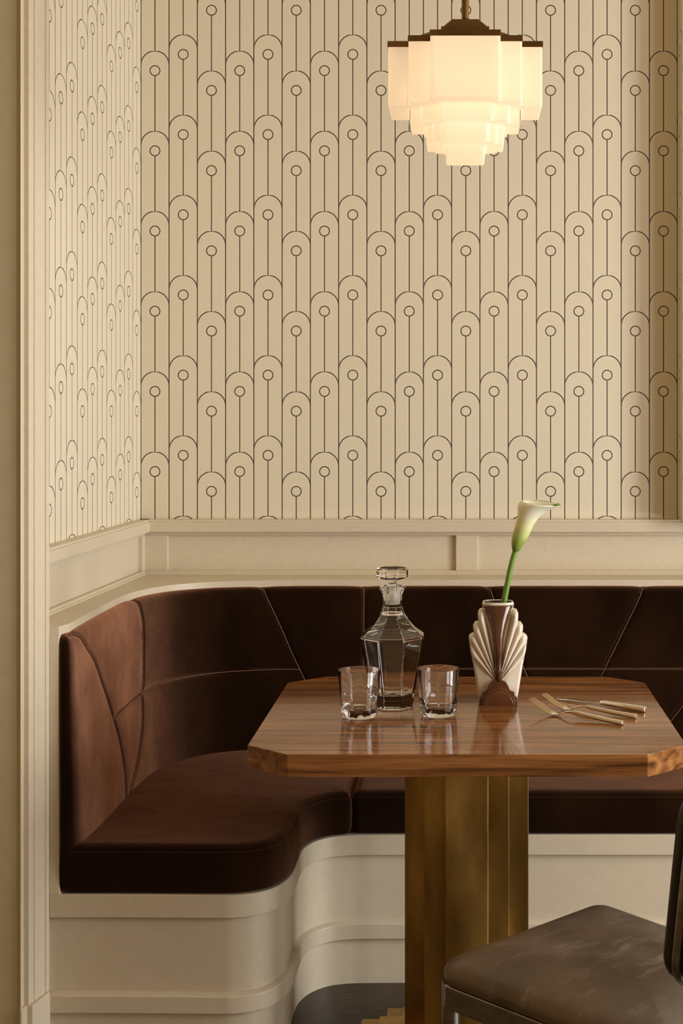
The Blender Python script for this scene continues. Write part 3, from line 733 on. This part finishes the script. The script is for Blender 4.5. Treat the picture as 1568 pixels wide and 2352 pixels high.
# brown scalloped foot
foot0 = vp([(1128, 1068), (1128, 1015), (1145, 1000), (1148, 975), (1180, 962), (1190, 930), (1210, 902), (1240, 888), (1262, 885)]); foot0 = foot0+[(-x, z) for x, z in foot0[::-1][1:]]
foot1 = vp([(1135, 1068), (1150, 1010), (1175, 995), (1195, 965), (1225, 945), (1262, 940)]); foot1 = foot1+[(-x, z) for x, z in foot1[::-1][1:]]
foot2 = vp([(1150, 1068), (1160, 1035), (1180, 1000), (1215, 975), (1262, 968)]); foot2 = foot2+[(-x, z) for x, z in foot2[::-1][1:]]
def arch_foot(o, hy):
    bm = bmesh.new(); prism(bm, o, -hy, hy, 'y'); return bm
bm = arch_foot(foot0, .0375)
prism(bm, foot1, -.0415, .0415, 'y'); prism(bm, foot2, -.0445, .0445, 'y')
link('foot', from_bm(bm), brown_glaze, vs, bevel=.0022, bseg=3, smooth=True, angle=35)

# ------------------------------------------------------------------ calla lily
K2 = .9415e-3
def fl(px_, py_, dy_=0): return ((px_-1143)*K2-.0, dy_, (1612-py_)*K2)
cl = thing('calla_lily', (vx, vy, ZT), 'white calla lily on a green stem standing in the fan vase', 'flower')
bm = bmesh.new(); sp_ = catmull([fl(1153.5, 1405), fl(1157, 1382), fl(1164, 1345), fl(1172, 1305), fl(1180, 1274), fl(1185, 1258)], 8)
tube(bm, sp_, .006, 14, rads=[.0068-.0012*i/len(sp_) for i in range(len(sp_))]); link('stem', from_bm(bm), green, cl, smooth=True)
bm = bmesh.new(); ra = bm.verts.layers.float.new('rise')
secs = [((1178, 1268), (1192, 1264), .0062, 0, 0), ((1175.5, 1252), (1200, 1250), .0120, 0, 0), ((1176, 1236), (1208, 1240), .0150, 0, 0), ((1181, 1217), (1216, 1224), .0150, 1, 0), ((1186, 1200), (1224, 1206), .0150, 2, 1), ((1189, 1184), (1235, 1190), .0175, 5, 3), ((1189.5, 1172), (1250, 1177), .0225, 8, 3), ((1190, 1162), (1268, 1167), .0270, 10, 1), ((1194, 1155), (1281, 1161), .0290, 7, -2), ((1199, 1152), (1284, 1160), .0270, 4, -3)]
SP = catmull([[*a, *b, c*1000, d_, e_] for a, b, c, d_, e_ in secs], 5); rings = []
nn_ = len(SP)
for r_i, (lx, ly, rx, ry, dd, bk_, fr) in enumerate(SP):
    cx, cy, hx, hy = (lx+rx)/2, (ly+ry)/2, (rx-lx)/2, (ry-ly)/2; row = []
    for s in range(36):
        a = 2*PI*s/36; sn = math.sin(a); c_ = math.cos(a)
        px_ = cx+hx*c_; py_ = cy+hy*c_-(bk_*max(sn, 0)+fr*max(-sn, 0))
        v_ = bm.verts.new(fl(px_, py_, dd/1000*sn)); v_[ra] = r_i/(nn_-1); row.append(v_)
    rings.append(row)
for a, b in zip(rings, rings[1:]):
    for s in range(36): bm.faces.new((a[s], a[(s+1) % 36], b[(s+1) % 36], b[s]))
bm.faces.new(rings[0][::-1])
so = link('spathe', from_bm(bm), petal, cl, smooth=True, angle=180); sd = so.modifiers.new('solid', 'SOLIDIFY'); sd.thickness = .0012; sd.offset = -1
bm = bmesh.new(); tp = catmull([fl(1270, 1163), fl(1277, 1160), fl(1283, 1158), fl(1288, 1163)], 6); tube(bm, tp, .002, 8, rads=[.0034*(1-i/len(tp))+.0003 for i in range(len(tp))]); link('spathe_tip', from_bm(bm), green, cl, smooth=True)
bm = bmesh.new(); tp = catmull([fl(1190, 1240), fl(1202, 1200), fl(1218, 1170)], 6); tube(bm, tp, .0035, 10, rads=[.004]*(len(tp)-2)+[.003, .0015]); link('spadix', from_bm(bm), mat('spadix_yellow', (.75, .50, .08), .6), cl, smooth=True)

# ------------------------------------------------------------------ cutlery
def bar(bm, secs_):
    """loft of flattened hexagonal sections: (x along, half width, half thickness, z centre)"""
    rings = []
    for x_, hw, ht, z in secs_:
        rings.append([bm.verts.new((x_, yy_*hw, z+zz_*ht)) for yy_, zz_ in ((-1, -.25), (-.62, -1), (.62, -1), (1, -.25), (1, .25), (.62, 1), (-.62, 1), (-1, .25))])
    for a, b in zip(rings, rings[1:]):
        for s in range(8): bm.faces.new((a[s], a[(s+1) % 8], b[(s+1) % 8], b[s]))
    bm.faces.new(rings[0][::-1]); bm.faces.new(rings[-1])
def fork(end, tip, label):
    e_ = Vector(end); t_ = Vector(tip); d_ = t_-e_; Lf = d_.length
    t = thing('fork', (e_.x, e_.y, ZT), label, 'fork', 'silver dinner forks on the table', math.atan2(d_.y, d_.x))
    bm = bmesh.new(); bar(bm, [(0, .0062, .0034, .0046), (.003, .0072, .0042, .0046), (.05, .0064, .0040, .0070), (.100, .0052, .0038, .0110), (.113, .0044, .0034, .0125)])
    h = link('handle', from_bm(bm), silver, t, bevel=.0004)
    bm = bmesh.new(); bar(bm, [(.112, .0034, .0026, .0126), (.122, .0024, .0018, .0130), (.132, .0022, .0015, .0112), (.142, .0030, .0014, .0072), (.150, .0075, .0013, .0042), (.158, .0112, .0012, .0036), (.166, .0120, .0011, .0048)])
    link('fork_head', from_bm(bm), silver, t, smooth=True, angle=50)
    for i in range(4):
        o_ = (i-1.5)*.0064; pts = [(.164, o_, .0044), (.175, o_, .0072), (.188, o_, .0128), (.200, o_, .0200), (Lf, o_*.95, .0290)]
        bm = bmesh.new(); P_ = catmull(pts, 5); tube(bm, P_, .0014, 8, rads=[.0017-.0009*(q/len(P_))**3 for q in range(len(P_))]); link('tine', from_bm(bm), silver, t, smooth=True)
    return t
fork((.3215, 2.832), (.1430, 2.957), 'silver fork lying nearest the front edge of the table')
fork((.3560, 2.892), (.1720, 3.004), 'silver fork lying in the middle, between the other fork and the knife')
a_ = Vector((.382, 2.950)); b_ = Vector((.205, 3.083)); d_ = b_-a_
kn = thing('table_knife', (a_.x, a_.y, ZT), 'silver table knife with faceted handle lying behind the two forks', 'knife', None, math.atan2(d_.y, d_.x))
bm = bmesh.new(); bar(bm, [(0, .0066, .0050, .0058), (.004, .0078, .0058, .0062), (.05, .0072, .0056, .0068), (.105, .0058, .0046, .0078), (.110, .0042, .0036, .0080)]); link('handle', from_bm(bm), silver, kn, bevel=.0005)
bm = bmesh.new()
bo = [(.108, -.004), (.116, -.0062), (.150, -.0085), (.200, -.0085), (.212, -.006), (.2215, .002), (.218, .0045), (.16, .0055), (.108, .004)]
lo = [bm.verts.new((x_, y_, .0068-(x_-.108)*.035)) for x_, y_ in bo]; hi = [bm.verts.new((x_, y_*.9, .0086-(x_-.108)*.045)) for x_, y_ in bo]
for i in range(len(bo)): bm.faces.new((lo[i], lo[(i+1) % len(bo)], hi[(i+1) % len(bo)], hi[i]))
bm.faces.new(lo[::-1]); bm.faces.new(hi); link('blade', from_bm(bm), silver, kn)

# ------------------------------------------------------------------ chair
ch = thing('side_chair', (.2607, 2.2698, 0), 'steel framed chair with a worn brown leather seat in front of the table', 'chair', None, math.atan2(.69, .72))
def rrect(hx, hy, r, taper=0, n=8, bulge=0):
    pts = []
    for cx, cy, a0 in ((hx-r, hy-r, 0), (-hx+r, hy-r, PI/2), (-hx+r, -hy+r, PI), (hx-r, -hy+r, 1.5*PI)):
        for q in range(n+1):
            a = a0+PI/2*q/n; x_, y_ = cx+r*math.cos(a), cy+r*math.sin(a); x_ *= 1-taper*(hy-y_)/(2*hy); pts.append((x_, y_))
    return pts
HX, HY = .205, .232
def pad(zs):
    bm = bmesh.new(); rings = []
    for f, z, r in zs:
        rings.append([bm.verts.new((x_, y_, z)) for x_, y_ in rrect(HX-f, HY-f, max(r-f, .004), .10)])
    for a, b in zip(rings, rings[1:]):
        m_ = len(a)
        for q in range(m_): bm.faces.new((a[q], a[(q+1) % m_], b[(q+1) % m_], b[q]))
    bm.faces.new(rings[0][::-1]); bm.faces.new(rings[-1]); return bm
zs = [(.012, .424, .045), (.004, .425, .045), (-.001, .432, .045), (-.001, .444, .045), (.006, .455, .045), (.020, .4625, .045), (.045, .468, .06), (.08, .472, .08), (.12, .4745, .12)]
link('seat', from_bm(pad(zs)), leather, ch, smooth=True, angle=60)
bm = bmesh.new(); o_ = rrect(HX-.003, HY-.003, .028, .10); i_ = rrect(HX-.022, HY-.022, .016, .10); m_ = len(o_)
for z0_, z1_ in ((.386, .4235),):
    R = [[bm.verts.new((x_, y_, z)) for x_, y_ in pts] for pts, z in ((o_, z0_), (o_, z1_), (i_, z1_), (i_, z0_))]
    for kq in range(4):
        A_, B_ = R[kq], R[(kq+1) % 4]
        for q in range(m_): bm.faces.new((A_[q], A_[(q+1) % m_], B_[(q+1) % m_], B_[q]))
link('seat_frame', from_bm(bm), steel, ch, smooth=True, bevel=.002, angle=40)
for sx in (-1, 1):
    bm = bmesh.new(); tube(bm, [(sx*.183, .213, .425), (sx*.183, .213, .30), (sx*.190, .221, .001)], .015, 20, rads=[.015, .0145, .0115]); link('leg', from_bm(bm), steel, ch, smooth=True)
    # rear leg sweeps up into the back post
    P_ = catmull([(sx*.178, -.300, .001), (sx*.170, -.262, .22), (sx*.166, -.248, .42), (sx*.160, -.272, .60), (sx*.160, -.292, .74)], 8)
    bm = bmesh.new(); tube(bm, P_, .013, 4, rads=[.0165]*len(P_)); link('leg', from_bm(bm), steel, ch, bevel=.003)
    bm = bmesh.new(); tube(bm, [(sx*.186, .19, .16), (sx*.172, -.236, .16)], .008, 12); link('stretcher', from_bm(bm), steel, ch, smooth=True)
# backrest: padded panel in a channel frame, raked
ang = math.radians(7.0)
CHB = 0
def place_back(me, y0, z0):
    me.transform(Matrix.Translation((0, y0, z0)) @ Matrix.Rotation(ang, 4, 'X')); return me
def slab(hx, hz, r, y0, y1, soft):
    bm = bmesh.new(); rings = []
    for f, y_ in ((soft, y0), (soft*.3, y0+(y1-y0)*.12), (0, y0+(y1-y0)*.35), (0, y0+(y1-y0)*.65), (soft*.3, y0+(y1-y0)*.88), (soft, y1)):
        rings.append([bm.verts.new((x_, y_, z_)) for x_, z_ in rrect(hx-f, hz-f, max(r-f, .003))])
    for a, b in zip(rings, rings[1:]):
        m_ = len(a)
        for q in range(m_): bm.faces.new((a[q], a[(q+1) % m_], b[(q+1) % m_], b[q]))
    bm.faces.new(rings[0][::-1]); bm.faces.new(rings[-1]); return from_bm(bm)
hz = .143
me = slab(.172, hz, .05, .010, .030, .010); link('backrest', place_back(me, -.249, .533+hz), darkleather, ch, smooth=True, angle=60)
me = slab(.176, hz+.004, .05, -.004, .0095, .003); link('back_frame', place_back(me, -.249, .533+hz), steel, ch, smooth=True, angle=60)
me = slab(.172, hz, .05, -.022, -.0045, .010); link('back_shell', place_back(me, -.249, .533+hz), darkleather, ch, smooth=True, angle=60)
